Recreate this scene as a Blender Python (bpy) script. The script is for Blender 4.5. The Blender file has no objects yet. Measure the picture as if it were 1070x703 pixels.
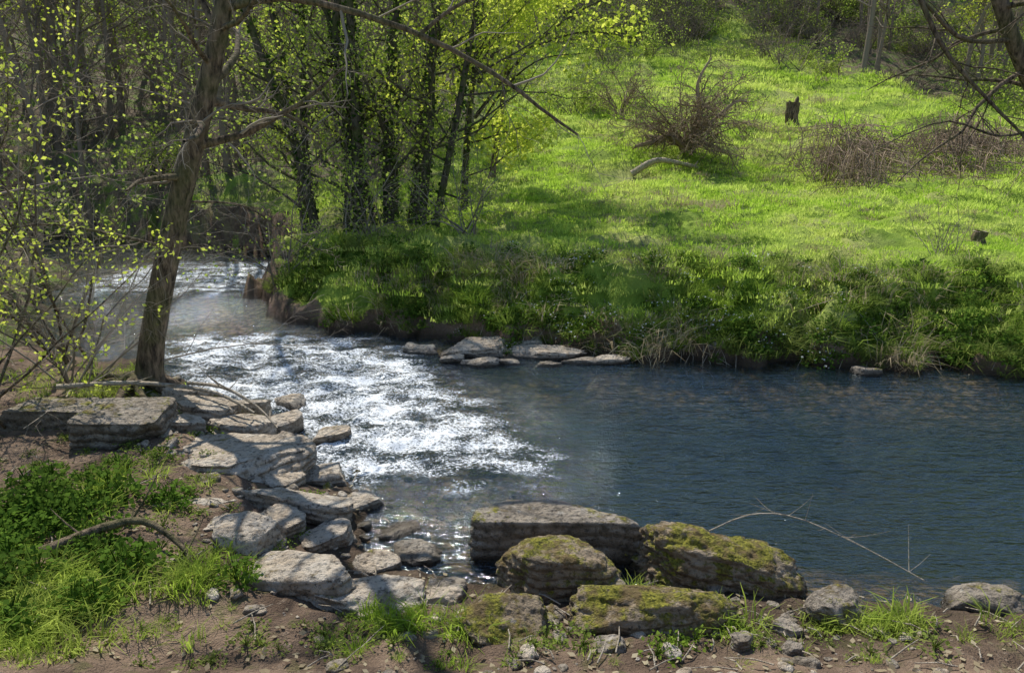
import bpy, math, random, time
import numpy as np
from mathutils import Vector
T0=time.time()
rs=np.random.RandomState(7)
scene=bpy.context.scene
# ---------------------------------------------------------------- noise
TAB=rs.rand(256,256); TAB3=rs.rand(32,32,32)
def vn(x,y):
    xi=np.floor(x).astype(int); yi=np.floor(y).astype(int)
    fx=x-xi; fy=y-yi; fx=fx*fx*(3-2*fx); fy=fy*fy*(3-2*fy)
    a=TAB[xi&255,yi&255]; b=TAB[(xi+1)&255,yi&255]; c=TAB[xi&255,(yi+1)&255]; d=TAB[(xi+1)&255,(yi+1)&255]
    return (a*(1-fx)+b*fx)*(1-fy)+(c*(1-fx)+d*fx)*fy
def fbm(x,y,o=4,s=0):
    r=0;a=.5;n=0
    for i in range(o):
        r=r+a*vn(x+17.3*i+s,y+9.1*i+s*1.7); n+=a; a*=.5; x=x*2.03; y=y*2.03
    return r/n*2-1
def vn3(p):
    i=np.floor(p).astype(int); f=p-i; f=f*f*(3-2*f); r=0
    for dx in (0,1):
        for dy in (0,1):
            for dz in (0,1):
                w=(f[:,0] if dx else 1-f[:,0])*(f[:,1] if dy else 1-f[:,1])*(f[:,2] if dz else 1-f[:,2])
                r=r+w*TAB3[(i[:,0]+dx)&31,(i[:,1]+dy)&31,(i[:,2]+dz)&31]
    return r
def fbm3(p,o=4):
    r=0;a=.5;n=0
    for i in range(o):
        r=r+a*vn3(p+7.7*i); n+=a; a*=.55; p=p*2.1
    return r/n*2-1
def S(t):
    t=np.clip(t,0,1); return t*t*(3-2*t)
# ---------------------------------------------------------------- mesh builder
class MB:
    def __init__(s): s.V=[];s.F=[];s.M=[];s.n=0
    def add(s,v,f,m=0):
        v=np.asarray(v,float); f=np.asarray(f,int)
        s.V.append(v); s.F.append(f+s.n); s.M.append(np.full(len(f),m)); s.n+=len(v)
    def tube(s,P,R,k,m=0,rough=0):
        P=np.asarray(P,float); R=np.asarray(R,float); n=len(P)
        T=np.gradient(P,axis=0); T/=np.linalg.norm(T,axis=1)[:,None]+1e-9
        ref=np.array([0,0,1.]) if abs(T[:,2].mean())<.75 else np.array([1.,0,0])
        A=np.cross(T,ref); A/=np.linalg.norm(A,axis=1)[:,None]+1e-9; B=np.cross(T,A)
        a=np.arange(k)*2*np.pi/k
        rr=R[:,None]*np.ones((n,k))
        if rough>0: rr=rr*(1+rough*(rs.rand(n,k)-.5)+rough*.8*np.sin(a*3+P[:,2:3]*.7))
        V=P[:,None]+rr[...,None]*(np.cos(a)[None,:,None]*A[:,None]+np.sin(a)[None,:,None]*B[:,None])
        i=np.arange(n-1)[:,None]*k; j=np.arange(k)[None]; j2=(j+1)%k
        F=np.stack([i+j,i+j2,i+k+j2,i+k+j],-1).reshape(-1,4)
        s.add(V.reshape(-1,3),F,m)
    def leaves(s,C,size,m=0,asp=.32,flat=0.):
        C=np.asarray(C,float); N=len(C)
        if N==0: return
        u=rs.randn(N,3); u[:,2]*=(1-flat); u/=np.linalg.norm(u,axis=1)[:,None]
        w=np.cross(u,rs.randn(N,3)*np.array([1-flat,1-flat,1])+np.array([0,0,flat*2])); w/=np.linalg.norm(w,axis=1)[:,None]+1e-9
        z=(size*(.6+.7*rs.rand(N)))[:,None]
        V=np.stack([C,C+u*.45*z+w*asp*z,C+u*z,C+u*.45*z-w*asp*z],1).reshape(-1,3)
        s.add(V,np.arange(N*4).reshape(-1,4),m)
    def mesh(s,name,mats,smooth=True):
        V=np.concatenate(s.V); me=bpy.data.meshes.new(name)
        lo=np.concatenate([f.ravel() for f in s.F]); k=np.concatenate([np.full(len(f),f.shape[1]) for f in s.F])
        st=np.concatenate([[0],np.cumsum(k)[:-1]])
        me.vertices.add(len(V)); me.vertices.foreach_set('co',V.ravel().astype(np.float32))
        me.loops.add(len(lo)); me.loops.foreach_set('vertex_index',lo.astype(np.int32))
        me.polygons.add(len(k)); me.polygons.foreach_set('loop_start',st.astype(np.int32))
        for m in mats: me.materials.append(m)
        me.polygons.foreach_set('material_index',np.concatenate(s.M).astype(np.int32))
        me.polygons.foreach_set('use_smooth',np.full(len(k),smooth))
        me.update(calc_edges=True); return me
    def build(s,name,mats,smooth=True,link=True,loc=(0,0,0)):
        o=bpy.data.objects.new(name,s.mesh(name,mats,smooth)); o.location=loc
        if link: scene.collection.objects.link(o)
        return o
# ---------------------------------------------------------------- materials
class NT:
    def __init__(s,name):
        s.m=bpy.data.materials.new(name); s.m.use_nodes=True; s.t=s.m.node_tree; s.t.nodes.clear()
        s.out=s.n('ShaderNodeOutputMaterial')
    def n(s,t,**k):
        x=s.t.nodes.new(t)
        for a,b in k.items(): setattr(x,a,b)
        return x
    def l(s,a,b): s.t.links.new(a,b)
    def set(s,inp,v):
        if hasattr(v,'is_output'): s.l(v,inp)
        else: inp.default_value=v
    def pos(s,scale=(1,1,1)):
        g=s.n('ShaderNodeNewGeometry'); m=s.n('ShaderNodeMapping'); m.inputs['Scale'].default_value=scale
        s.l(g.outputs['Position'],m.inputs['Vector']); return m.outputs[0]
    def noise(s,vec,sc,det=4,rough=.55):
        x=s.n('ShaderNodeTexNoise'); s.l(vec,x.inputs['Vector']); x.inputs['Scale'].default_value=sc
        x.inputs['Detail'].default_value=det; x.inputs['Roughness'].default_value=rough; return x.outputs['Fac']
    def ramp(s,f,a,b):
        x=s.n('ShaderNodeMapRange'); s.set(x.inputs['Value'],f); x.inputs['From Min'].default_value=a; x.inputs['From Max'].default_value=b; return x.outputs[0]
    def mix(s,f,a,b):
        x=s.n('ShaderNodeMix',data_type='RGBA'); s.set(x.inputs[0],f)
        for i,v in ((6,a),(7,b)):
            if hasattr(v,'is_output'): s.l(v,x.inputs[i])
            else: x.inputs[i].default_value=(*v,1)
        return x.outputs[2]
    def math(s,op,a,b=0.):
        x=s.n('ShaderNodeMath',operation=op); s.set(x.inputs[0],a); s.set(x.inputs[1],b); return x.outputs[0]
    def bump(s,h,st,dist=.02):
        x=s.n('ShaderNodeBump'); x.inputs['Strength'].default_value=st; x.inputs['Distance'].default_value=dist; s.l(h,x.inputs['Height']); return x.outputs[0]
    def princ(s,c,rough=.85,nrm=None,spec=.3):
        p=s.n('ShaderNodeBsdfPrincipled'); s.set(p.inputs['Base Color'],c if hasattr(c,'is_output') else (*c,1)); s.set(p.inputs['Roughness'],rough)
        p.inputs['Specular IOR Level'].default_value=spec
        if nrm is not None: s.l(nrm,p.inputs['Normal'])
        s.l(p.outputs[0],s.out.inputs[0]); return s.m
    def attr(s,name): return s.n('ShaderNodeAttribute',attribute_name=name).outputs['Fac']
def leaf_mat(name,c1,c2,c3,trans=.5,patch=.4):
    t=NT(name); g=t.n('ShaderNodeNewGeometry')
    c=t.mix(g.outputs['Random Per Island'],c1,c2)
    pn=t.ramp(t.noise(t.pos(),patch,2),.40,.62)
    c=t.mix(t.math('MULTIPLY',pn,.65),c,c3)
    d=t.n('ShaderNodeBsdfDiffuse'); tr=t.n('ShaderNodeBsdfTranslucent'); mx=t.n('ShaderNodeMixShader'); mx.inputs[0].default_value=trans
    t.l(c,d.inputs[0]); t.l(c,tr.inputs[0]); t.l(d.outputs[0],mx.inputs[1]); t.l(tr.outputs[0],mx.inputs[2])
    t.l(mx.outputs[0],t.out.inputs[0]); return t.m
def bark_mat(name,c1,c2,moss=0.,sc=1.):
    t=NT(name); v=t.pos((1,1,.25)); n=t.noise(v,22*sc,4,.65)
    c=t.mix(t.ramp(n,.35,.65),c1,c2)
    if moss>0: c=t.mix(t.math('MULTIPLY',t.ramp(t.noise(t.pos(),3,3),.45,.65),moss),c,(.10,.12,.03))
    return t.princ(c,.9,t.bump(n,1.,.04),.15)
def flat_mat(name,c):
    t=NT(name); d=t.n('ShaderNodeBsdfDiffuse'); g=t.n('ShaderNodeNewGeometry')
    c2=t.mix(g.outputs['Random Per Island'],tuple(q*.5 for q in c),tuple(q*1.4 for q in c)); t.l(c2,d.inputs[0]); t.l(d.outputs[0],t.out.inputs[0]); return t.m
def rock_mat(name,c1,c2,c3,moss):
    t=NT(name); p=t.pos(); n=t.noise(p,3.5,5,.6); n2=t.noise(p,26,6,.7); n3=t.noise(p,9,4,.6)
    c=t.mix(t.ramp(n,.35,.65),c1,c2); c=t.mix(t.ramp(n3,.50,.66),c,c3)
    c=t.mix(t.math('MULTIPLY',t.ramp(n2,.49,.36),.8),c,(.06,.05,.035))
    c=t.mix(t.math('MULTIPLY',t.ramp(t.noise(t.pos((1,1,1)),15,3,.5),.62,.7),.5),c,(.64,.59,.50))
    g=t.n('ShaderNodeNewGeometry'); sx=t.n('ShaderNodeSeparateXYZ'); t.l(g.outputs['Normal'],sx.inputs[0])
    sp=t.n('ShaderNodeSeparateXYZ'); t.l(g.outputs['Position'],sp.inputs[0])
    up=t.math('ADD',t.math('MULTIPLY',sx.outputs['Z'],.14),t.noise(p,4.5,6,.75))
    mf=t.ramp(up,.80-.24*moss,.88-.24*moss)
    mc=t.mix(t.ramp(t.noise(p,55,3),.35,.65),(.08,.085,.010),(.42,.38,.045))
    mc=t.mix(t.ramp(t.noise(p,8,3),.45,.6),mc,(.20,.14,.055))
    if moss>0: c=t.mix(mf,c,mc)
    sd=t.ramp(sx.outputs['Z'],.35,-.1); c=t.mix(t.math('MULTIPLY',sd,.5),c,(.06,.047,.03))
    wet=t.ramp(sp.outputs['Z'],.09,.02); c=t.mix(t.math('MULTIPLY',wet,.8),c,(.02,.016,.010))
    h=t.math('ADD',n2,t.math('MULTIPLY',n3,1.5))
    x=t.n('ShaderNodeMapRange'); t.l(wet,x.inputs['Value']); x.inputs['To Min'].default_value=.85; x.inputs['To Max'].default_value=.25
    return t.princ(c,x.outputs[0],t.bump(h,1.,.06),.35)
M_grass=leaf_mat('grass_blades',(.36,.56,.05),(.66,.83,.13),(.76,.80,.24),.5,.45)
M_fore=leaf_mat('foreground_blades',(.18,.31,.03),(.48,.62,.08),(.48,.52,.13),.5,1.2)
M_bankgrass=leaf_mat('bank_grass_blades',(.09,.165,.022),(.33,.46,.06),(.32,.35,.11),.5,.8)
M_dry=leaf_mat('dry_grass',(.38,.31,.18),(.60,.52,.34),(.34,.27,.17),.3,.8)
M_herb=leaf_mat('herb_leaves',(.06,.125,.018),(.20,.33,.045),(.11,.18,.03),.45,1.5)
M_spring=leaf_mat('spring_leaves',(.48,.58,.05),(.78,.82,.14),(.66,.74,.11),.62,.4)
M_alder=leaf_mat('alder_leaves',(.24,.36,.04),(.54,.64,.13),(.36,.47,.08),.6,.4)
M_ivy=leaf_mat('ivy_leaves',(.025,.06,.012),(.08,.14,.025),(.035,.07,.015),.35,1.)
M_white=leaf_mat('white_petals',(.7,.7,.66),(.8,.8,.76),(.7,.7,.6),.4,1.)
M_bark=bark_mat('grey_bark',(.04,.030,.022),(.27,.20,.13),.4)
M_bark2=bark_mat('alder_bark',(.035,.032,.023),(.14,.12,.085),.6)
M_twig=flat_mat('pale_twigs',(.29,.245,.185))
M_far=flat_mat('distant_bark',(.25,.205,.16))
M_bram=flat_mat('bramble_canes',(.29,.22,.155))
M_wood=bark_mat('dead_wood',(.28,.23,.16),(.50,.43,.33))
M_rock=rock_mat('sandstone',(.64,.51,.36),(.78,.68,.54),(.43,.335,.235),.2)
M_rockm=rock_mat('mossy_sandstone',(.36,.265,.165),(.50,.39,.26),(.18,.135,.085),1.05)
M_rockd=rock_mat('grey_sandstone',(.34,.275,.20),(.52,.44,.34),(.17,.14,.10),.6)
# ---------------------------------------------------------------- terrain function
NEAR=[(60,3.0),(14,3.6),(8,3.9),(5,4.05),(3.25,4.15),(2.6,4.35),(2.0,4.3),(1.8,4.5),(1.0,4.5),(.4,4.5),(-.2,4.55),(-.5,4.65),(-.95,4.8),(-1.15,5.3),(-1.3,5.9),(-1.6,6.4),(-2.2,6.9),(-3.0,7.7),(-3.6,8.5),(-4.5,9.3),(-5.5,9.8),(-6.6,10.2),(-7.6,11),(-8.6,13),(-9.6,16),(-11.5,18.5),(-15,20.5),(-25,23),(-60,30)]
FAR=[(-60,36),(-25,28),(-14,24.5),(-10,22),(-7.5,21.2),(-6,20),(-5.6,18),(-5.2,16),(-4.9,14),(-4.3,12.8),(-3.84,12.2),(-2.7,11.6),(-1.58,11.2),(-.5,10.75),(.78,10.6),(1.57,10.25),(2.9,9.95),(4.8,9.7),(6.95,9.5),(10,9.3),(14,9.2),(60,9)]
def pdist(x,y,pl):
    r=np.full(x.shape,1e9)
    for (ax,ay),(bx,by) in zip(pl[:-1],pl[1:]):
        dx=bx-ax;dy=by-ay; t=np.clip(((x-ax)*dx+(y-ay)*dy)/(dx*dx+dy*dy),0,1)
        r=np.minimum(r,np.hypot(x-ax-t*dx,y-ay-t*dy))
    return r
def inside(x,y):
    P=NEAR+FAR; r=np.zeros(x.shape,bool)
    for i in range(len(P)):
        ax,ay=P[i]; bx,by=P[(i+1)%len(P)]
        if ay==by: continue
        c=((ay>y)!=(by>y))&(x<(bx-ax)*(y-ay)/(by-ay)+ax); r^=c
    return r
def rapid(x,y):
    a=np.exp(-(((x+2.6+.52*(y-9.0))/1.9)**4+((y-8.95)/2.7)**4))
    b=np.exp(-(((x+6.6)/2.8)**4+((y-17.0)/2.2)**4))
    return np.clip((a+b)*(1.2+.9*fbm(x*1.1,y*1.1,4,5)),0,1)
HY=[-50,10,16,20,25,30,37,45,60,80,120,260]; HZ=[0,0,.25,.6,1.4,2.6,4.5,7.0,13.5,23,44,75]
def terr(x,y):
    x=np.asarray(x,float); y=np.asarray(y,float)
    wf=S((y-9)/1.)
    wx=x+(.18+.34*wf)*fbm(x*1.5,y*1.5,4,3); wy=y+(.18+.50*wf)*fbm(x*1.5+40,y*1.5,4,8)
    ins=inside(wx,wy); dn=pdist(wx,wy,NEAR); df=pdist(wx,wy,FAR); d=np.minimum(dn,df)
    north=(df<dn)
    H=.35*np.interp(y-1.5,HY,HZ)+.3*np.interp(y,HY,HZ)+.35*np.interp(y+1.5,HY,HZ)
    f1=fbm(x*.35,y*.35,4,1); f2=fbm(x*2.2,y*2.2,4,2); f3=fbm(x*9,y*9,3,4)
    zn=(.20+.16*f2)*S(d/.2)+(.70+.18*f1)*S(d*(1+.45*f2)/1.9)+H+.6*f1*S((y-13)/15)+.12*f2*S(d/.4)+.035*f3+.10*fbm(x*1.1,y*1.1,2,6)*S(d/2)
    zn=np.maximum(zn,.015)
    L=S((-x-1.5)/1.5)
    zs=.05*S(d/.1)+.13*S(d/1.2)+.18*L*S(d/1.)+.42*np.clip(3.5-y,0,3.6)+.12*np.clip(-x-6,0,30)*S(d/2)+.06*f2*S(d/.3)+.03*f3+.01
    zi=-.05-.12*S(d/.8)-.62*S(d/2.6)*S((x+.9)/2.6)+.04*f2+.025*f3
    zi=np.minimum(zi,-.012)
    return np.where(ins,zi,np.where(north,zn,np.maximum(zs,.012))),ins,north,d
def gz(x,y): return float(terr(np.array([x]),np.array([y]))[0][0])
def seq(*a):
    r=[]
    for s,e,st in a: r.append(np.arange(s,e,st))
    return np.concatenate(r)
def grid(xs,ys):
    X,Y=np.meshgrid(xs,ys); nx=len(xs); ny=len(ys)
    i=np.arange(ny-1)[:,None]*nx; j=np.arange(nx-1)[None]
    return X.ravel(),Y.ravel(),np.stack([i+j,i+j+1,i+nx+j+1,i+nx+j],-1).reshape(-1,4)
xs=seq((-200,-40,8),(-40,-12,.5),(-12,-6,.15),(-6,8,.045),(8,14,.15),(14,45,.5),(45,201,8))
ys=seq((-40,0,2),(0,3,.2),(3,12.5,.045),(12.5,22,.12),(22,60,.5),(60,261,5))
X,Y,F=grid(xs,ys); Z,INS,NO,D=terr(X,Y)
mb=MB(); mb.add(np.stack([X,Y,Z],1),F)
def woodmask(x,y):
    line=-1.5+(y-20)*.14
    w=S((line-x)/3)*S((y-21)/2)
    fr=43-9*S((x-14)/8)
    top=S((y-fr-2*np.sin(x*.3))/3); lane=np.exp(-((x-(y*.30-1))/3.)**2)*S((56-y)/6)
    return np.clip(np.maximum(w,top*(1-lane)),0,1)
WM=np.maximum(woodmask(X,Y),(~NO&(X<-7)).astype(float))
GR=np.where(NO,S((D-.1)/.4),0.)
GR=np.maximum(GR,np.where(~NO,S((-2.1-X)/1)*S((4.4-Y)/.8)*.5,0))
t=NT('ground'); p=t.pos(); n=t.noise(p,2.2,5); n2=t.noise(p,18,5,.65); n3=t.noise(p,.35,3); n4=t.noise(p,70,3)
soil=t.mix(t.ramp(n,.35,.65),(.13,.085,.056),(.33,.23,.155)); soil=t.mix(t.ramp(n2,.6,.72),soil,(.48,.37,.265))
soil=t.mix(t.math('MULTIPLY',t.ramp(t.noise(p,7,4,.6),.55,.66),.5),soil,(.12,.13,.035))
gr=t.mix(t.ramp(n,.3,.7),(.17,.27,.03),(.38,.50,.07)); gr=t.mix(t.math('MULTIPLY',t.ramp(n3,.5,.62),.6),gr,(.50,.48,.18))
lit=t.mix(t.ramp(n2,.35,.65),(.10,.078,.045),(.30,.23,.155)); lit=t.mix(t.ramp(n,.46,.62),lit,(.20,.29,.05))
c=t.mix(t.ramp(t.math('ADD',t.attr('grass'),t.math('MULTIPLY',t.math('SUBTRACT',n2,.5),.9)),.35,.6),soil,gr)
c=t.mix(t.attr('wood'),c,lit)
g=t.n('ShaderNodeNewGeometry'); sp=t.n('ShaderNodeSeparateXYZ'); t.l(g.outputs['Position'],sp.inputs[0])
c=t.mix(t.math('MULTIPLY',t.ramp(sp.outputs['Z'],.2,.04),.75),c,(.045,.033,.02))
vo=t.n('ShaderNodeTexVoronoi'); t.l(p,vo.inputs['Vector']); vo.inputs['Scale'].default_value=8
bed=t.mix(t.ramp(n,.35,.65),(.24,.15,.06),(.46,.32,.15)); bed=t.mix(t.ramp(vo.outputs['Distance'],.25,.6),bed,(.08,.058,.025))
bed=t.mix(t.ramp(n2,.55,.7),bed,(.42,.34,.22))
bed=t.mix(t.ramp(sp.outputs['Z'],-.18,-.48),bed,(.035,.05,.035))  # light lost in deep water is put into the bed colour, darker with depth
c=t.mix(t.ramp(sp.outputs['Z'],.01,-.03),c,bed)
h=t.math('ADD',n2,t.math('MULTIPLY',n4,.5))
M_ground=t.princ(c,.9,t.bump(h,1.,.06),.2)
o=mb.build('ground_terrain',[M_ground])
for nm,a in (('grass',GR),('wood',WM)):
    at=o.data.attributes.new(nm,'FLOAT','POINT'); at.data.foreach_set('value',a.astype(np.float32))
# ---------------------------------------------------------------- water
xs=seq((-60,-12,1),(-12,-6.5,.1),(-6.5,2,.035),(2,9,.1),(9,61,1)); ys=seq((2.6,6.2,.08),(6.2,12.3,.035),(12.3,22,.1),(22,37,1))
X,Y,F=grid(xs,ys); R=rapid(X,Y)
r1=1-np.abs(fbm(X*2.2,Y*3.2,4,11)); r2=fbm(X*7,Y*9,3,12)
Z=R*(.12*(r1-.6)+.035*r2)+.006*fbm(X*1.5,Y*3,3,9)
mb=MB(); mb.add(np.stack([X,Y,Z],1),F)
t=NT('stream_water'); p=t.pos(); ra=t.attr('rapid')
a1=t.noise(t.pos((1.2,3.2,1)),3.2,3,.6); a2=t.noise(t.pos((1,1.8,1)),14,3,.6); a3=t.noise(t.pos((1,1.3,1)),62,3,.75)
amp=t.ramp(t.noise(p,.6,2),.3,.7)
hp=t.math('ADD',t.math('MULTIPLY',a1,.045),t.math('MULTIPLY',t.math('MULTIPLY',a2,t.math('ADD',amp,.3)),.016))
hh=t.math('ADD',hp,t.math('MULTIPLY',ra,t.math('ADD',t.math('MULTIPLY',a2,.07),t.math('MULTIPLY',a3,.038))))
bp=t.n('ShaderNodeBump'); bp.inputs['Strength'].default_value=1; bp.inputs['Distance'].default_value=1; t.l(hh,bp.inputs['Height'])
fr=t.n('ShaderNodeFresnel'); fr.inputs['IOR'].default_value=1.45; t.l(bp.outputs[0],fr.inputs['Normal'])
gl=t.n('ShaderNodeBsdfGlossy'); gl.inputs['Roughness'].default_value=.05; gl.inputs[0].default_value=(.90,.97,1,1); t.l(bp.outputs[0],gl.inputs['Normal'])
tr=t.n('ShaderNodeBsdfTransparent'); tr.inputs[0].default_value=(.95,.94,.82,1)
df=t.n('ShaderNodeBsdfDiffuse'); df.inputs[0].default_value=(.05,.12,.18,1)
m0=t.n('ShaderNodeMixShader'); m0.inputs[0].default_value=.10; t.l(tr.outputs[0],m0.inputs[1]); t.l(df.outputs[0],m0.inputs[2])
m1=t.n('ShaderNodeMixShader'); t.l(t.math('ADD',t.math('MULTIPLY',fr.outputs[0],1.3),.03),m1.inputs[0]); t.l(m0.outputs[0],m1.inputs[1]); t.l(gl.outputs[0],m1.inputs[2])
fo=t.n('ShaderNodeBsdfDiffuse'); fo.inputs[0].default_value=(.86,.88,.88,1)
big=t.noise(t.pos((1,2.2,1)),1.7,3,.6); fine=t.noise(t.pos((1,1.7,1)),28,6,.85)
fm=t.math('MULTIPLY',t.ramp(t.math('ADD',fine,t.math('ADD',t.math('MULTIPLY',ra,.155),t.math('MULTIPLY',t.math('SUBTRACT',big,.5),.5))),.63,.70),t.ramp(ra,.1,.5))
m2=t.n('ShaderNodeMixShader'); t.l(fm,m2.inputs[0]); t.l(m1.outputs[0],m2.inputs[1]); t.l(fo.outputs[0],m2.inputs[2]); t.l(m2.outputs[0],t.out.inputs[0])
o=mb.build('stream_water',[t.m]); at=o.data.attributes.new('rapid','FLOAT','POINT'); at.data.foreach_set('value',R.astype(np.float32))
# ---------------------------------------------------------------- instancing
def scatter(name,P,rot,scl,idx,sources):
    col=bpy.data.collections.new(name+'_parts')
    for s in sources: col.objects.link(s)
    me=bpy.data.meshes.new(name); n=len(P); me.vertices.add(n); me.vertices.foreach_set('co',np.asarray(P,np.float32).ravel())
    a=me.attributes.new('rot','FLOAT_VECTOR','POINT'); a.data.foreach_set('vector',np.asarray(rot,np.float32).ravel())
    a=me.attributes.new('scl','FLOAT_VECTOR','POINT')
    scl=np.asarray(scl,np.float32); scl=scl if scl.ndim==2 else np.repeat(scl[:,None],3,1)
    a.data.foreach_set('vector',scl.ravel())
    order=sorted(range(len(sources)),key=lambda i:sources[i].name); lut=np.array([order.index(i) for i in range(len(sources))])
    a=me.attributes.new('idx','INT','POINT'); a.data.foreach_set('value',lut[np.asarray(idx,int)].astype(np.int32))
    o=bpy.data.objects.new(name,me); scene.collection.objects.link(o)
    g=bpy.data.node_groups.new(name+'_nodes','GeometryNodeTree')
    g.interface.new_socket('Geometry',in_out='INPUT',socket_type='NodeSocketGeometry'); g.interface.new_socket('Geometry',in_out='OUTPUT',socket_type='NodeSocketGeometry')
    gi=g.nodes.new('NodeGroupInput'); go=g.nodes.new('NodeGroupOutput'); ip=g.nodes.new('GeometryNodeInstanceOnPoints'); ci=g.nodes.new('GeometryNodeCollectionInfo')
    ci.inputs['Collection'].default_value=col; ci.inputs['Separate Children'].default_value=True; ci.inputs['Reset Children'].default_value=True
    def na(nm,ty):
        x=g.nodes.new('GeometryNodeInputNamedAttribute'); x.data_type=ty; x.inputs['Name'].default_value=nm
        return [q for q in x.outputs if q.name=='Attribute' and q.enabled][0]
    ip.inputs['Pick Instance'].default_value=True
    L=g.links.new; L(gi.outputs[0],ip.inputs['Points']); L(ci.outputs[0],ip.inputs['Instance']); L(na('idx','INT'),ip.inputs['Instance Index'])
    L(na('rot','FLOAT_VECTOR'),ip.inputs['Rotation']); L(na('scl','FLOAT_VECTOR'),ip.inputs['Scale']); L(ip.outputs[0],go.inputs[0])
    md=o.modifiers.new('instances','NODES'); md.node_group=g; return o
def rrot(n,tilt): return np.stack([rs.randn(n)*tilt,rs.randn(n)*tilt,rs.rand(n)*6.283],1)
def tuft(name,n,rad,h0,h1,w,mats,droop=.6):
    mb=MB(); r=rad*np.sqrt(rs.rand(n)); a=rs.rand(n)*6.283; b=np.stack([r*np.cos(a),r*np.sin(a),np.full(n,-.02)],1)
    h=h0+(h1-h0)*rs.rand(n); da=a+rs.randn(n)*.9; dr=np.stack([np.cos(da),np.sin(da),0*da],1); lean=(droop*(.3+rs.rand(n)))[:,None]
    side=np.stack([-np.sin(da),np.cos(da),0*da],1)*w*.5; tw=rs.randn(n,3)*w*.25; side=side+tw
    hz=h[:,None]*np.array([[0,0,1.]])
    p0=b; p1=b+hz*.55+dr*h[:,None]*lean*.25; p2=b+hz*(.95-.25*lean)+dr*h[:,None]*lean*.85
    V=np.stack([p0-side,p0+side,p1+side*.8,p1-side*.8,p2+side*.12,p2-side*.12],1).reshape(-1,3)
    i=np.arange(n)[:,None]*6; F=np.concatenate([i+np.array([0,1,2,3]),i+np.array([3,2,4,5])])
    mb.add(V,F,0); return mb.build(name,mats,True,False)
def herb(name,n,rad,h,size,mats,fl=0):
    mb=MB(); r=rad*np.sqrt(rs.rand(n)); a=rs.rand(n)*6.283; z=h*rs.rand(n)*(1-.7*(r/rad)**2)
    mb.leaves(np.stack([r*np.cos(a),r*np.sin(a),z],1),size,0,.36,.45)
    for k in range(14):
        a=rs.rand()*6.28; q=rad*.7*rs.rand(); mb.tube([[0,0,0],[q*.5*np.cos(a),q*.5*np.sin(a),h*.5],[q*np.cos(a),q*np.sin(a),h*.95]],[.004,.003,.002],3,0)
    if fl:
        r=rad*np.sqrt(rs.rand(fl)); a=rs.rand(fl)*6.283; mb.leaves(np.stack([r*np.cos(a),r*np.sin(a),h*(1.05-.6*(r/rad)**2)],1),.028,1,.5,.6)
    return mb.build(name,mats,True,False)
def sample(n,x0,x1,y0,y1): return x0+(x1-x0)*rs.rand(n),y0+(y1-y0)*rs.rand(n)
short=[tuft('meadow_tuft',80,.33,.03,.11,.012,[M_grass],.7) for _ in range(3)]+[tuft('meadow_dry_tuft',50,.3,.05,.18,.010,[M_dry],1.)]
P=[];Sc=[]
for (n,x0,x1,y0,y1,s) in ((4600,-7,16,10.4,19,.9),(6500,-10,22,18,30,1.2),(6000,-12,36,29,48,1.8),(800,8,30,47,66,2.6)):
    x,y=sample(n,x0,x1,y0,y1); z,ins,no,d=terr(x,y); wm=woodmask(x,y)
    k=(~ins)&no&(d>.5)&(rs.rand(n)>wm)&(x<.78*y+2)&(x>-.75*y)&(fbm(x*.7,y*.7,3,61)>-.42); P.append(np.stack([x,y,z],1)[k]); Sc.append(np.full(k.sum(),s)*(.5+.9*rs.rand(k.sum())))
P=np.concatenate(P);Sc=np.concatenate(Sc); n=len(P)
dry=fbm(P[:,0]*.3,P[:,1]*.3,3,33)+.6*fbm(P[:,0]*1.5,P[:,1]*1.5,2,34)
scatter('meadow_grass',P,rrot(n,.12),Sc,np.where(rs.rand(n)<.05+.5*np.clip(dry,0,1),3,rs.randint(0,3,n)),short)
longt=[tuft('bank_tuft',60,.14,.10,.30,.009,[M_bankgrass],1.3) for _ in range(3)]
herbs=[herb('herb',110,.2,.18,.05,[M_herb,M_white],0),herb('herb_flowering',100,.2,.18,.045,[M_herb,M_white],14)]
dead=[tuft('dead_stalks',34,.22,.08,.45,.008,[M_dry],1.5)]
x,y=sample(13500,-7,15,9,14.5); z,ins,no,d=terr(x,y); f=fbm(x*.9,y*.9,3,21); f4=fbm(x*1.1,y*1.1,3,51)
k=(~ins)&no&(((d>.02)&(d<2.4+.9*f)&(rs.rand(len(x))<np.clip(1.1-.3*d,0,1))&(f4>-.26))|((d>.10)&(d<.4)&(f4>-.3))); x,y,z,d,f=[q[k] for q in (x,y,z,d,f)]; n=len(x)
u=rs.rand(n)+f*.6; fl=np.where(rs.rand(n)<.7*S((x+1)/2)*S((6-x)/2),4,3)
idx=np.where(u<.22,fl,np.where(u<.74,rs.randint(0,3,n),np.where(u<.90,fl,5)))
scatter('bank_vegetation',np.stack([x,y,z],1),rrot(n,.3),(.35+.85*rs.rand(n)**1.4),idx,longt+herbs+dead)
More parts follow.
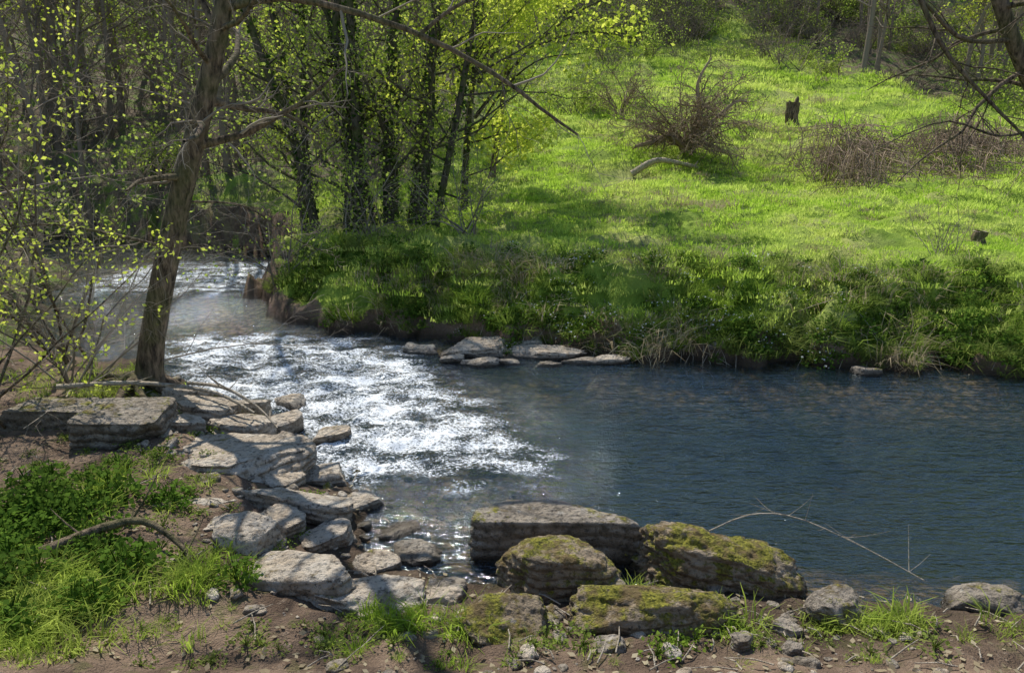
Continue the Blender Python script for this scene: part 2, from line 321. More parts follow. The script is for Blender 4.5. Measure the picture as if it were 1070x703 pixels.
# ---------------------------------------------------------------- rocks
import bmesh
def sph(sub):
    bm=bmesh.new(); bmesh.ops.create_icosphere(bm,subdivisions=sub,radius=1); bm.verts.ensure_lookup_table()
    v=np.array([q.co[:] for q in bm.verts]); f=np.array([[w.index for w in q.verts] for q in bm.faces]); bm.free(); return v,f
SP={3:sph(3),5:sph(5),6:sph(6)}
def rock_geo(sx,sy,h,seed,p=5,sub=5,clip=9,amp=.07,top=.72):
    r=np.random.RandomState(seed); v,f=SP[sub]; v=v/(np.sum(np.abs(v)**p,1)**(1./p))[:,None]
    for i in range(clip):
        n=r.randn(3)*np.array([1,1,.35]); n/=np.linalg.norm(n); d=.66+.34*r.rand(); q=v@n
        v=v-np.maximum(q-d,0)[:,None]*n*.95
    n=np.array([r.randn()*.10,r.randn()*.10,1]); n/=np.linalg.norm(n); q=v@n; v=v-np.maximum(q-top,0)[:,None]*n*.88
    o=r.rand(3)*30; nrm=v/np.linalg.norm(v,axis=1)[:,None]
    am=amp*(1.6*fbm3(v*1.3+o,5)+.9*np.abs(fbm3(v*4+o,4))+.4*fbm3(v*11+o,3))
    lay=v[:,2]*4+fbm3(v*1.2+o,2); stra=.06*(np.abs((lay%1)-.5)*2)**3*(np.abs(nrm[:,2])<.8)
    v=v+nrm*am[:,None]; v[:,:2]*=(1-stra)[:,None]
    zmax=v[:,2].max(); v=v*np.array([sx/2/np.abs(v[:,0]).max(),sy/2/np.abs(v[:,1]).max(),1.]); v[:,2]=v[:,2]/zmax*h/2
    return v,f
ri=[0]
def rock(name,x,y,zt,sx,sy,h,rot=0,mat=None,p=5,sub=5,amp=.07,top=.72,tilt=(0,0),clip=9):
    ri[0]+=1; v,f=rock_geo(sx,sy,h,100+ri[0],p,sub,clip,amp,top); mb=MB(); mb.add(v,f)
    o=mb.build(name,[mat or M_rock]); o.location=(x,y,zt-h/2); o.rotation_euler=(math.radians(tilt[0]),math.radians(tilt[1]),math.radians(rot)); return o
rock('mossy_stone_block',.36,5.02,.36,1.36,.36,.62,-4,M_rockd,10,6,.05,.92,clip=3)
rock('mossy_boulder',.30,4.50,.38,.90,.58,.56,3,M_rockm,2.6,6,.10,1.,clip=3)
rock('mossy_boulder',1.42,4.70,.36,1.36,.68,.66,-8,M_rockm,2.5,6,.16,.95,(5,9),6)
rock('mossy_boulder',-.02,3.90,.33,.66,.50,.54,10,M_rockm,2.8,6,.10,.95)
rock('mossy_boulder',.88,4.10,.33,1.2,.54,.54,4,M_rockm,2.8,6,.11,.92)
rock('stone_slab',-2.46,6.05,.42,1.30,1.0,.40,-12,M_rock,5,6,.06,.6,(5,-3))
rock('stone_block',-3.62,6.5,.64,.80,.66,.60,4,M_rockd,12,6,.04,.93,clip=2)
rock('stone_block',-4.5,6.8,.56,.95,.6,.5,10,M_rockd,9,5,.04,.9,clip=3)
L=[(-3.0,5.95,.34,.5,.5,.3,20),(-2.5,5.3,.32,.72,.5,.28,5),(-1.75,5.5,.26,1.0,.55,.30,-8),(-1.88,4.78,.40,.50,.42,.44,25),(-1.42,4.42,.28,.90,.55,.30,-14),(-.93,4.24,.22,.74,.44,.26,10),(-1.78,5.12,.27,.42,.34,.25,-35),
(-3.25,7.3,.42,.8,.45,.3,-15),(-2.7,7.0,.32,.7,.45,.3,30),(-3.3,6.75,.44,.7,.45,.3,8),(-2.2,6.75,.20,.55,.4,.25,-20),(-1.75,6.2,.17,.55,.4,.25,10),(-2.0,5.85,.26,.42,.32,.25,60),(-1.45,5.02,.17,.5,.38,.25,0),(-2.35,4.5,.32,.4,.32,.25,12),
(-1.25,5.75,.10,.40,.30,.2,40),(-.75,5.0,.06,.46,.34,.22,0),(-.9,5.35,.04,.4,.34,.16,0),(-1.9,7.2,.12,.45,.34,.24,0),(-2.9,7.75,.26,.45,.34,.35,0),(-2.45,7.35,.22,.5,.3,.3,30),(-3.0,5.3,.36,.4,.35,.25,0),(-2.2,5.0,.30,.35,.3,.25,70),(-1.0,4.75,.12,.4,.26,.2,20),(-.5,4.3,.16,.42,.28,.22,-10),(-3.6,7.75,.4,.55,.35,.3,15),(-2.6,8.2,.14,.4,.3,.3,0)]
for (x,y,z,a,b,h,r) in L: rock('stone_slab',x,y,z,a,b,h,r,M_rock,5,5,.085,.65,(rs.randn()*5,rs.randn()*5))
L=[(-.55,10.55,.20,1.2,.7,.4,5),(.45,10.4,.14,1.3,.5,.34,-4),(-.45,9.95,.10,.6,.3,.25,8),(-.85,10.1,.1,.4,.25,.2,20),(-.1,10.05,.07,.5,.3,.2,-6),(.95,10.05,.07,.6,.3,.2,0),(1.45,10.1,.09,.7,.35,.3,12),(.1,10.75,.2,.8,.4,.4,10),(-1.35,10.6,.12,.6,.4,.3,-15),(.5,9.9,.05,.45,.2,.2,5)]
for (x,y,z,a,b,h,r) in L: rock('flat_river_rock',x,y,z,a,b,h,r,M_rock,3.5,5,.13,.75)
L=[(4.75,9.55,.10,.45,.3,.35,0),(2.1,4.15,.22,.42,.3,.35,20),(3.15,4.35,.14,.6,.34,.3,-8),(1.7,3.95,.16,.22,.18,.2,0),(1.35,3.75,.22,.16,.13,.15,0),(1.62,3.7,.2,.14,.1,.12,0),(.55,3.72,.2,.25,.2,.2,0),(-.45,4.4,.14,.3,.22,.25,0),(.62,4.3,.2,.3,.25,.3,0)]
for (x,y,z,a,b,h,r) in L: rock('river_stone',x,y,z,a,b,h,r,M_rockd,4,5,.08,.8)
peb=[]
for i in range(5):
    v,f=rock_geo(1,.75,.5,900+i,3.5,3,5,.1,.85); mb=MB(); mb.add(v,f); peb.append(mb.build('pebble',[M_rock if i<2 else M_rockd],True,False))
x,y=sample(6800,-5,8,3.3,11.5); z,ins,no,d=terr(x,y); k=((~no)&(((~ins)&(d<1.3)&(x<2.5))|(ins&(d<1.7)&(x<.6))))|(no&(d<.25)&(rs.rand(len(x))<.12)); k&=rs.rand(len(x))<.75
x,y,z=x[k],y[k],z[k]; n=len(x); scatter('river_stones',np.stack([x,y,z],1),rrot(n,.2),.02+.15*rs.rand(n)**3.6,rs.randint(0,5,n),peb)
# ---------------------------------------------------------------- trees
class Cfg: pass
def grow_path(mb,P,Rr,lvl,c,R):
    P=np.asarray(P); Rr=np.asarray(Rr); n=len(P)
    mb.tube(P,Rr,c.sides[min(lvl,3)],c.mat[min(lvl,3)])
    if lvl>=c.leaflvl and c.leafn>0:
        for q in range(R.randint(0,2*c.leafn)):
            i=R.random()*(n-1); a=int(i); c.lp.append(P[a]*(1-i+a)+P[min(a+1,n-1)]*(i-a)+np.array([R.gauss(0,1),R.gauss(0,1),R.gauss(0,1)])*c.lsp)
    if lvl>=c.maxl: return
    Ltot=np.linalg.norm(np.diff(P,axis=0),axis=1).sum()
    for q in range(c.kids[lvl]):
        tt=c.start[lvl]+(1-c.start[lvl])*(q+R.random())/c.kids[lvl]; i=min(tt*(n-1),n-1.001); a=int(i); pt=P[a]*(1-i+a)+P[a+1]*(i-a)
        T=P[a+1]-P[a]; T/=np.linalg.norm(T)+1e-9; rv=np.array([R.gauss(0,1) for _ in range(3)]); S_=rv-T*(rv@T); S_/=np.linalg.norm(S_)+1e-9
        an=math.radians(c.ang[lvl]*(.7+.6*R.random())); dd=T*math.cos(an)+S_*math.sin(an)
        l=Ltot*c.ratio[lvl]*(.5+.8*R.random())*(1-.55*tt); rr=max((Rr[a]*(1-i+a)+Rr[a+1]*(i-a))*(.28+.25*R.random()),c.rmin)
        grow(mb,pt,dd,l,rr,lvl+1,c,R)
def grow(mb,p,d,L,r,lvl,c,R):
    n=5 if lvl>=c.maxl else 7; st=L/(n-1); P=[np.array(p,float)]; d=np.array(d,float); w=c.wander[min(lvl,3)]
    for i in range(n-1):
        d=d+np.array([R.gauss(0,w),R.gauss(0,w),R.gauss(0,w)+c.trop[min(lvl,3)]]); d/=np.linalg.norm(d); P.append(P[-1]+d*st)
    grow_path(mb,P,np.maximum(r*(1-.8*np.linspace(0,1,n)),c.rmin*.6),lvl,c,R)
def cfg(**k):
    c=Cfg(); c.sides=[10,6,4,3]; c.mat=[0,0,1,1]; c.leaflvl=2; c.leafn=0; c.lsp=.08; c.maxl=3; c.kids=[14,7,5,0]; c.start=[.3,.2,.15,0]
    c.ang=[55,45,45,40]; c.ratio=[.4,.5,.5,.4]; c.rmin=.004; c.wander=[.05,.14,.2,.25]; c.trop=[.02,.05,.02,0]; c.lp=[]
    for a,b in k.items(): setattr(c,a,b)
    return c
def smoothpath(K,n):
    K=np.array(K,float); t=np.linspace(0,len(K)-1,n); out=[]
    for u in t:
        i=min(int(u),len(K)-2); f=u-i; p0=K[max(i-1,0)];p1=K[i];p2=K[i+1];p3=K[min(i+2,len(K)-1)]
        out.append(.5*((2*p1)+(p2-p0)*f+(2*p0-5*p1+4*p2-p3)*f*f+(3*p1-p0-3*p2+p3)*f**3))
    return np.array(out)
def custom_tree(name,K,r0,r1,c,mats,seed,lsize=.05,extra=None,roots=0,ivy=0,flare=.9):
    R=random.Random(seed); mb=MB(); P=smoothpath(K,26); tt=np.linspace(0,1,26); Rr=(r0*(1-tt)+r1*tt)*(1+flare*np.exp(-tt*30))
    c.sides=[14]+c.sides[1:]; grow_path(mb,P,Rr,0,c,R)
    for (KK,a,b) in (extra or []):
        Q=smoothpath(KK,12); grow_path(mb,Q,np.linspace(a,b,12),1,c,R)
    for i in range(roots):
        a=i*6.28/roots+R.random()*.6; l=.45+.7*R.random(); b=P[0]; pts=[]
        for s in (0,.3,.6,1):
            xx=b[0]+math.cos(a+s*.5)*l*s; yy=b[1]+math.sin(a+s*.5)*l*s; pts.append([xx,yy,(b[2]+.28)*(1-s)**1.5+(gz(xx,yy)+.04)*(1-(1-s)**1.5)])
        mb.tube(smoothpath(pts,8),np.linspace(r0*.62,.025,8),7,0)
    if c.lp: mb.leaves(np.array(c.lp),lsize,2)
    if ivy:
        k=rs.rand(ivy); i=(k*18).astype(int); a=rs.rand(ivy)*6.28; rr=Rr[i]*(1.05+.5*rs.rand(ivy)); C=P[i]*(1-(k*18-i))[:,None]+P[i+1]*(k*18-i)[:,None]
        C=C+np.stack([np.cos(a)*rr,np.sin(a)*rr,0*a],1); mb.leaves(C,.09,3,.4)
    return mb.build(name,mats)
K=[(-4.15,8.0,.18),(-4.02,8.0,.9),(-3.62,8.0,2.2),(-3.26,8.0,3.2),(-3.0,8.0,3.95),(-2.82,8.0,4.6),(-2.6,8.1,5.8),(-2.55,8.2,7),(-2.4,8.3,8.2)]
c=cfg(kids=[20,8,6,0],start=[.28,.15,.15,0],ratio=[.26,.45,.5,.4],ang=[70,45,45,40],rmin=.003,mat=[0,0,1,1],trop=[0,.0,-.01,0],leafn=0)
custom_tree('leaning_tree',K,.145,.05,c,[M_bark,M_twig,M_spring,M_ivy],5,roots=10,
 extra=[([(-2.9,8,4.3),(-2.3,7.8,4.38),(-1.6,7.7,4.25),(-.8,7.6,3.98),(-.1,7.4,3.6),(.3,7.3,3.3),(.62,7.2,3.08)],.045,.012),
        ([(-.9,7.6,4.0),(-.5,7.7,4.3),(.1,7.8,4.5),(.9,7.9,4.9)],.024,.008),
        ([(-3.7,8,1.9),(-4.3,7.8,2.1),(-4.9,7.6,2.2),(-5.6,7.4,2.0)],.02,.006),
        ([(-3.55,8,2.4),(-2.9,8.1,2.35),(-2.5,8.3,2.0),(-2.0,8.6,1.7)],.014,.004)])
al=[(-4.3,16.6,-6.0,-.2,.11,.3),(-3.7,16.9,-3.6,.3,.15,.6),(-3.35,16.4,-3.3,0,.13,.7),(-2.75,16.7,-2.3,.2,.14,.6),(-2.3,17.1,-1.5,.4,.11,.4),(-2.05,16.5,-.9,0,.11,.4),(-1.7,16.2,.3,-.3,.08,.3),(-5.0,18,-5.8,.8,.10,.2),(-2.9,18.2,-2.7,1.,.11,.4),(-1.2,18.6,-.6,.8,.09,.2),(-4.6,17.4,-4.8,.5,.09,.2),(-3.1,17.2,-4.4,.5,.09,.3)]
for i,(x,y,tx,ty,r,iv) in enumerate(al):
    z=gz(x,y); R=random.Random(i); H=8.6+2*R.random()
    K=[(x,y,z-.1),(x+(tx-x)*.25+R.gauss(0,.08),y+ty*.2,z+H*.22),(x+(tx-x)*.6+R.gauss(0,.12),y+ty*.5,z+H*.45),(x+(tx-x)*1.,y+ty,z+H*.7),(tx+R.gauss(0,.4),y+ty,z+H)]
    c=cfg(kids=[19,7,5,0],start=[.12,.15,.1,0],ratio=[.26,.5,.5,.4],ang=[60,50,45,40],leafn=2.5 and 3,leaflvl=2,lsp=.13,rmin=.005,mat=[0,0,1,1])
    ex=None
    if i==9: ex=[([(-.9,18.6,3.6),(.2,18.2,4.9),(1.4,17.8,5.8),(2.7,17.4,6.3)],.05,.012),([(-.8,18.6,4.4),(.0,18.8,5.8),(.9,18.9,6.8),(2.,19,7.2)],.05,.012),([(.6,18.2,5.2),(1.6,17.6,5.4),(2.6,17,5.2)],.03,.01),([(-.9,18.6,3.2),(-.2,18.,4.2),(.6,17.5,4.8),(1.5,17.2,4.9)],.03,.01)]; c.leafn=9; c.lsp=.16
    custom_tree('alder_tree',K,r,.035,c,[M_bark2,M_twig,M_spring if i in(0,6,9,5) else M_alder,M_ivy],50+i,lsize=.08 if i!=9 else .11,ivy=int(1000*iv),extra=ex,flare=.5)
for i,(x,y,H) in enumerate([(-.6,22.5,8.5)]):
    z=gz(x,y); c=cfg(kids=[20,8,6,0],start=[.3,.15,.1,0],ratio=[.38,.5,.5,.4],ang=[62,50,45,40],leafn=7,leaflvl=2,lsp=.18,rmin=.007,mat=[0,0,1,1])
    custom_tree('spring_maple',[(x,y,z-.1),(x+.4,y,z+H*.3),(x+.8,y,z+H*.6),(x+1.2,y,z+H)],.10,.03,c,[M_bark,M_twig,M_spring,M_ivy],80+i,lsize=.13,flare=.4)
K=[(9.2,11.2,.8),(8.6,11.2,2.0),(7.6,11.1,3.5),(6.75,11,4.8),(6.2,11,6.2),(5.9,11,7.5),(6,11,9)]
c=cfg(kids=[15,8,6,0],start=[.3,.15,.15,0],ratio=[.30,.5,.5,.4],trop=[0,-.03,-.03,0],rmin=.004,mat=[0,0,0,0],ang=[70,45,45,40])
custom_tree('bare_tree',K,.15,.05,c,[M_bark,M_twig,M_spring,M_ivy],31,extra=[([(7.0,11,4.4),(6.2,10.9,4.4),(5.5,10.8,4.9),(4.9,10.7,5.2)],.04,.012),([(5.5,10.8,4.9),(5.9,10.7,4.2),(6.6,10.6,3.5),(7.1,10.5,3.0),(7.4,10.5,2.4)],.035,.01),([(7.8,11,3.3),(6.9,10.8,3.1),(6.0,10.7,3.3),(5.0,10.6,2.9)],.025,.006)])
def shrub(name,x,y,n,L,r,c,mats,seed,spread=.6,lsize=.05,bias=(0,0,0),extra=None):
    R=random.Random(seed); mb=MB(); z=gz(x,y)
    for i in range(n):
        a=R.random()*6.28; d=np.array([math.cos(a)*spread*R.random()+bias[0],math.sin(a)*spread*R.random()+bias[1],1+bias[2]]); d/=np.linalg.norm(d)
        grow(mb,(x+R.gauss(0,.12),y+R.gauss(0,.12),z-.05),d,L*(.6+.5*R.random()),r,1,c,R)
    for (KK,a,b) in (extra or []): grow_path(mb,smoothpath([(x+q[0],y+q[1],z+q[2]) for q in KK],10),np.linspace(a,b,10),1,c,R)
    if c.lp: mb.leaves(np.array(c.lp),lsize,2)
    return mb.build(name,mats)
shrub('leafy_shrub',-5.15,6.6,12,3.6,.016,cfg(kids=[0,9,6,0],leafn=4,leaflvl=2,lsp=.05,rmin=.0025,trop=[0,-.01,0,0],mat=[0,0,1,1]),[M_bark,M_twig,M_spring],3,1.1,.045,(.12,0,0))
shrub('leafy_shrub',-5.6,8.9,9,4.2,.018,cfg(kids=[0,9,6,0],leafn=3,leaflvl=2,lsp=.06,rmin=.003,trop=[0,-.02,0,0],mat=[0,0,1,1]),[M_bark,M_twig,M_alder],4,1.,.05,(.1,0,0))
shrub('bare_shrub',-4.9,7.9,14,2.8,.012,cfg(kids=[0,8,5,0],rmin=.0025,trop=[0,-.05,-.02,0],mat=[1,1,1,1]),[M_bark,M_twig,M_spring],14,1.3,.05,(.25,0,0))
shrub('dead_bush',6.0,26,34,3.0,.035,cfg(kids=[0,12,8,0],rmin=.011,trop=[0,-.14,-.08,0],mat=[0,0,0,0]),[M_bram,M_bram,M_spring],6,1.3,.05,(.05,0,0),[([(0,0,.1),(-.6,0,.5),(-1.1,0,.35),(-1.8,0,.15)],.16,.06),([(0,0,0),(.3,0,1.2),(.2,0,2.2),(.6,0,3.0)],.12,.03),([(0,0,.3),(.8,0,1.),(1.5,0,1.6),(1.9,0,1.6)],.09,.03)])
shrub('dead_bush',4.6,32,18,2.6,.03,cfg(kids=[0,9,6,0],rmin=.010,trop=[0,-.12,-.05,0],mat=[0,0,0,0]),[M_bram,M_bram,M_spring],8,1.4)
shrub('bare_sapling',7.95,13.6,12,1.2,.009,cfg(kids=[0,4,2,0],maxl=2,rmin=.004,mat=[0,0,0,0]),[M_twig,M_twig,M_spring],9,.9)
shrub('bare_sapling',2.6,14.0,5,.6,.006,cfg(kids=[0,4,2,0],maxl=2,rmin=.004,mat=[0,0,0,0]),[M_twig,M_twig,M_spring],10,1.3)
shrub('willow_shrub',-.9,14.8,12,2.2,.016,cfg(kids=[0,8,6,0],leafn=1,lsp=.08,rmin=.0035,trop=[0,-.1,-.05,0],mat=[0,0,0,0]),[M_twig,M_twig,M_alder],12,1.3,.06)
shrub('willow_shrub',-4.4,14.2,13,2.8,.016,cfg(kids=[0,8,6,0],leafn=1,lsp=.08,rmin=.0035,trop=[0,-.14,-.05,0],mat=[0,0,0,0]),[M_twig,M_twig,M_alder],13,1.5,.06,(-.25,0,0))
shrub('willow_shrub',-3.1,15.4,12,3.0,.016,cfg(kids=[0,8,6,0],leafn=2,lsp=.1,rmin=.0035,trop=[0,-.10,-.05,0],mat=[0,0,0,0]),[M_twig,M_twig,M_alder],15,1.2,.07)
R=random.Random(3); mb=MB()
for i in range(1500):
    x=R.uniform(9.6,18.5); y=24.5+R.gauss(0,1.0+.5*abs(math.sin(x*.9)))+(x-10)*.1+.9*math.sin(x*1.7); z=gz(x,y); a=R.random()*6.28; l=.5+R.random()*1.3; h=(.25+R.random()**2*1.1)*(.75+.35*math.sin(x*1.3+1))
    mb.tube([[x,y,z-.05],[x+l*.35*math.cos(a),y+l*.35*math.sin(a),z+h],[x+l*.8*math.cos(a),y+l*.8*math.sin(a),z+h*.8],[x+l*math.cos(a),y+l*math.sin(a),z+h*.2]],[.013,.011,.010,.008],3)
mb.build('bramble_thicket',[M_bram])
def stump(name,x,y,h,r,arms=True):
    z=gz(x,y); mb=MB(); n=9; P=[(x+.03*math.sin(i),y,z-.1+h*i/(n-1)) for i in range(n)]; mb.tube(P,[r*(1.5-.5*min(1,i/2)) for i in range(n)],12,0,.2)
    top=[(x,y,z-.1+h*.98),(x,y,z-.1+h),(x,y,z-.1+h*1.002)]; mb.tube(top,[r*1.02,r*.5,.001],12,1,.2)
    if arms:
        mb.tube([(x+r*.4,y,z+h*.75),(x+r*.6,y,z+h*1.02),(x+r*.7,y,z+h*1.12)],[r*.5,r*.3,.02],6,0,.3)
        mb.tube([(x-r*.3,y,z+h*.7),(x-r*.6,y,z+h*.9),(x-r*.7,y,z+h*.98)],[r*.5,r*.3,.02],6,0,.3)
    return mb.build(name,[M_bark,M_wood])
stump('tree_stump',10.9,30,1.1,.24); stump('tree_stump',9.2,14.6,.35,.12,False)
# ---------------------------------------------------------------- background woodland
def wood_tree(name,seed,H,leaf,mat):
    R=random.Random(seed); c=cfg(kids=[15,7,5,0],start=[.2,.15,.1,0],ratio=[.36,.5,.5,.4],leafn=leaf,lsp=.2,rmin=.012,sides=[7,4,3,3],mat=[0,0,0,0],maxl=3)
    mb=MB(); P=smoothpath([(0,0,-.3),(R.gauss(0,.2),R.gauss(0,.2),H*.3),(R.gauss(0,.4),R.gauss(0,.4),H*.6),(R.gauss(0,.6),R.gauss(0,.6),H)],12)
    grow_path(mb,P,np.linspace(.14,.03,12),0,c,R)
    if c.lp: mb.leaves(np.array(c.lp),.14,1)
    return mb.build(name,[M_far,mat],True,False)
wt=[wood_tree('wood_a',1,12,0,M_alder),wood_tree('wood_b',2,14,0,M_alder),wood_tree('wood_c',3,11,0,M_alder),wood_tree('wood_d',4,12,2,M_alder),wood_tree('wood_e',5,10,3,M_spring)]
x,y=sample(700,-60,60,23,95); wm=woodmask(x,y); k=(rs.rand(len(x))<wm*np.clip(1.3-y/150,0,1))&(np.abs(x)<.9*y+6); k&=~((x>-13)&(y<24.5)); k&=~((x>1.5)&(y<47)&(x<16))
x,y=x[k],y[k]
x3=rs.uniform(-26,-1,36); y3=rs.uniform(23.5,36,36); k3=x3<-4+(y3-23)*.15; x=np.concatenate([x,x3[k3]]); y=np.concatenate([y,y3[k3]])
ex=np.array([(-10.5,13.5),(-12,15.5),(-10.9,16.8),(-13.5,13),(-14,17.5),(-9.3,11.8),(-16,15),(-16,19.5),(-9,24),(-7,25),(-5,24.5),(-3.5,26),(-1.5,28),(-11,26),(24,33),(27,36),(22,37),(29,31),(19,41),(30,38),(25,40),(20,44),(22,46),(26,30),(8,49),(11,50),(9.5,53),(18,47),(16,49),(6,50),(19,50),(4.5,48)])
x=np.concatenate([x,ex[:,0]]); y=np.concatenate([y,ex[:,1]]); n=len(x); z=terr(x,y)[0]
idx=rs.choice(5,n,p=[.26,.26,.20,.17,.11]); scatter('woodland_trees',np.stack([x,y,z],1),rrot(n,.05),.6+.5*rs.rand(n),idx,wt)
print('woodland',n)
def brush(name,seed,L,leaf,mat):
    R=random.Random(seed); mb=MB(); c=cfg(kids=[0,6,4,0],leafn=leaf,lsp=.1,rmin=.008,mat=[0,0,0,0],trop=[0,-.08,-.03,0],maxl=3,sides=[4,3,3,3])
    for i in range(12):
        a=R.random()*6.28; d=np.array([math.cos(a)*R.random()*1.2,math.sin(a)*R.random()*1.2,1]); d/=np.linalg.norm(d); grow(mb,(R.gauss(0,.3),R.gauss(0,.3),-.1),d,L*(.6+.5*R.random()),.02,1,c,R)
    if c.lp: mb.leaves(np.array(c.lp),.1,1)
    return mb.build(name,[M_far,mat],True,False)
bs=[brush('brush_a',1,2.4,0,M_alder),brush('brush_b',2,2.2,0,M_alder),brush('brush_c',3,2,3,M_alder)]
x,y=sample(1100,-45,50,21.5,75); wm=woodmask(x,y); k=(rs.rand(len(x))<wm*.6)&(np.abs(x)<.85*y+4); x,y=x[k],y[k]
x2,y2=sample(60,-20,-9.5,12,21); z2,i2,n2_,d2=terr(x2,y2); k=(~i2)&(~n2_)&(d2>.8); x=np.concatenate([x,x2[k]]); y=np.concatenate([y,y2[k]])
x2=rs.uniform(20,30,30); y2=rs.uniform(28,38,30); x=np.concatenate([x,x2]); y=np.concatenate([y,y2])
x2=rs.uniform(3,24,170); y2=rs.uniform(45,57,170); k=np.abs(x2-(y2*.30-1))>1.6; x=np.concatenate([x,x2[k]]); y=np.concatenate([y,y2[k]])
x2=np.array([3.2,3.9,2.6,4.6,5.4,7.2,9.2,12.,14.2,5.,8.,10.5,16.]); y2=np.array([35,37,33,39,41,42,43,42.5,40.5,43,44,44,40]); x=np.concatenate([x,x2]); y=np.concatenate([y,y2]); n=len(x); z,ii,_,_=terr(x,y); k=~ii; x,y,z=x[k],y[k],z[k]; n=len(x)
scatter('undergrowth_brush',np.stack([x,y,z],1),rrot(n,.1),.6+.8*rs.rand(n),rs.choice(3,n,p=[.34,.30,.36]),bs)
# ---------------------------------------------------------------- foreground plants
fg=[tuft('fore_tuft',46,.09,.07,.20,.006,[M_fore],1.1) for _ in range(3)]
pts=[]
def patch(n,cx,cy,sx,sy):
    for i in range(n): pts.append((cx+rs.randn()*sx,cy+rs.randn()*sy))
patch(115,-2.8,3.75,.30,.28); patch(20,-2.0,4.25,.18,.12); patch(16,-.62,3.95,.14,.06); patch(8,-.25,3.9,.07,.06); patch(10,1.28,3.98,.07,.05); patch(16,2.2,4.0,.14,.05); patch(5,2.45,4.05,.08,.04); patch(6,.85,4.36,.08,.03); patch(16,-3.1,5.3,.3,.2); patch(30,-3.9,7.7,.5,.2); patch(8,3.2,3.9,.2,.08); patch(30,-4.8,8.2,.5,.4)
for i in range(40): pts.append((rs.uniform(-2.2,3),rs.uniform(3.5,4.1)))
a=np.array(pts); z,ins,no,d=terr(a[:,0],a[:,1]); k=~ins; P=np.stack([a[:,0],a[:,1],z],1)[k]; n=len(P); sc=.5+.7*rs.rand(n); sc[-40:]*=.5; scatter('foreground_grass',P,rrot(n,.15),sc,rs.randint(0,3,n),fg)
hs=[herb('ivy_clump',170,.2,.2,.05,[M_herb,M_white],0),herb('low_herb',70,.12,.06,.026,[M_bankgrass,M_white],0)]
pts=[];ids=[]
for i in range(40): pts.append((-3.4+rs.randn()*.3,4.9+rs.randn()*.3)); ids.append(0)
for i in range(50): pts.append((-2.9+rs.randn()*.38,4.1+rs.randn()*.4)); ids.append(rs.randint(0,2))
for i in range(240): pts.append((rs.uniform(-4.8,-1.6),rs.uniform(3.4,8.2))); ids.append(1)
for i in range(50): pts.append((rs.uniform(-1.8,2.6),rs.uniform(3.5,4.05))); ids.append(1)
a=np.array(pts); z,ins,no,d=terr(a[:,0],a[:,1]); k=(~ins)&(d>.2); n=k.sum(); scatter('ground_cover_herbs',np.stack([a[:,0],a[:,1],z],1)[k],rrot(n,.2),.5+.6*rs.rand(n),np.array(ids)[k],hs)
mb=MB(); n=1500; x=rs.uniform(-4.8,3.4,n); y=3.3+rs.rand(n)**1.5*4.6; z,ins,no,d=terr(x,y); k=(~ins)&(~no); mb.leaves(np.stack([x,y,z+.012],1)[k],.045,0,.3,.75); mb.build('leaf_litter',[M_dry])
def stick(name,K,a,b,mat=M_wood,tw=6,seed=0):
    mb=MB(); P=smoothpath(K,14); mb.tube(P,np.linspace(a,b,14),7,0,.15); R=random.Random(seed)
    for i in range(tw):
        q=R.randint(2,12); d=np.array([R.gauss(0,1),R.gauss(0,1),abs(R.gauss(0,.5))]); d/=np.linalg.norm(d); l=.12+.25*R.random()
        mb.tube([P[q],P[q]+d*l*.5,P[q]+d*l+np.array([0,0,.02])],[b*.9,b*.6,b*.3],4,0)
    return mb.build(name,[mat])
stick('fallen_branch',[(1.55,5.25,.05),(1.9,5.35,.14),(2.25,5.3,.14),(2.6,4.95,.1),(2.9,4.6,.03)],.006,.003,M_wood,12,1)
stick('fallen_branch',[(-4.6,7.1,.62),(-3.9,7.3,.60),(-3.1,7.25,.52),(-2.55,6.9,.42)],.028,.012,M_wood,5,2)
stick('fallen_branch',[(-3.5,7.6,.5),(-3.0,7.3,.55),(-2.6,7.1,.42),(-2.3,6.8,.3)],.02,.01,M_wood,5,3)
stick('fallen_branch',[(-3.1,4.35,.40),(-2.75,4.55,.48),(-2.5,4.6,.48),(-2.2,4.45,.36),(-2.1,4.3,.28)],.035,.012,M_bark,6,4)
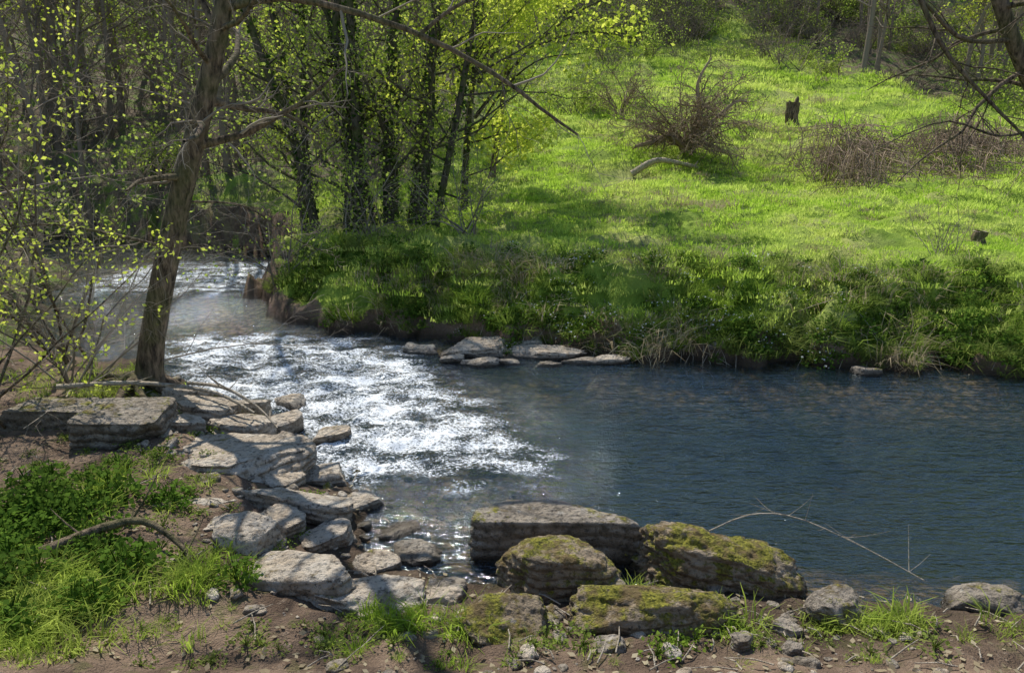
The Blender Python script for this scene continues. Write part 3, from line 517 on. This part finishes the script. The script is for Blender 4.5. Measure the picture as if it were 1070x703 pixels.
z=gz(4.6,24.5); stick('fallen_branch',[(3.9,24.6,gz(3.9,24.6)+.1),(4.6,24.5,z+.45),(5.3,24.6,z+.4),(6.1,24.9,gz(6.1,24.9)+.15)],.11,.05,M_wood,9,5)
R=random.Random(11); mb=MB()
for i in range(380):
    if i<190: x=R.uniform(-4.6,3.2); y=R.uniform(3.4,4.6) if x>-1.2 else R.uniform(3.4,8)
    else: x=R.uniform(-1,9); y=10.3-.06*x+R.gauss(0,.3)
    a=R.random()*3.14; l=.06+.22*R.random()*(1 if i<190 else 2.2); z=gz(x,y)+.02; z2=gz(x+l*math.cos(a),y+l*math.sin(a))+.02+.05*R.random()
    mb.tube([[x,y,z],[x+.5*l*math.cos(a)+.01,y+.5*l*math.sin(a),(z+z2)/2+.015],[x+l*math.cos(a),y+l*math.sin(a),z2]],[.006,.005,.003],4)
mb.build('fallen_twigs',[M_wood])
# ---------------------------------------------------------------- light, sky, camera
az=math.radians(-24); el=math.radians(54)
s=Vector((math.sin(az)*math.cos(el),math.cos(az)*math.cos(el),math.sin(el)))
ld=bpy.data.lights.new('sun','SUN'); ld.energy=5; ld.angle=math.radians(.5); ld.color=(1,.965,.90)
lo=bpy.data.objects.new('sun',ld); lo.rotation_euler=s.to_track_quat('Z','Y').to_euler(); lo.location=(0,0,30); scene.collection.objects.link(lo)
w=bpy.data.worlds.new('World'); scene.world=w; w.use_nodes=True; nt=w.node_tree
sk=nt.nodes.new('ShaderNodeTexSky'); sk.sky_type='NISHITA'; sk.sun_disc=False; sk.sun_elevation=el; sk.sun_rotation=az; sk.dust_density=.2; sk.ozone_density=2.5
bg=nt.nodes['Background']; bg.inputs[1].default_value=.145; nt.links.new(sk.outputs[0],bg.inputs[0])
cd=bpy.data.cameras.new('camera'); cd.lens=26; cd.sensor_width=36; cd.clip_end=800; cd.clip_start=.05
co=bpy.data.objects.new('camera',cd); co.location=(0,0,3); co.rotation_euler=(math.radians(90-14.6),0,0); scene.collection.objects.link(co); scene.camera=co
scene.view_settings.view_transform='Standard'; scene.view_settings.look='None'; scene.view_settings.exposure=0
print('build time',time.time()-T0)
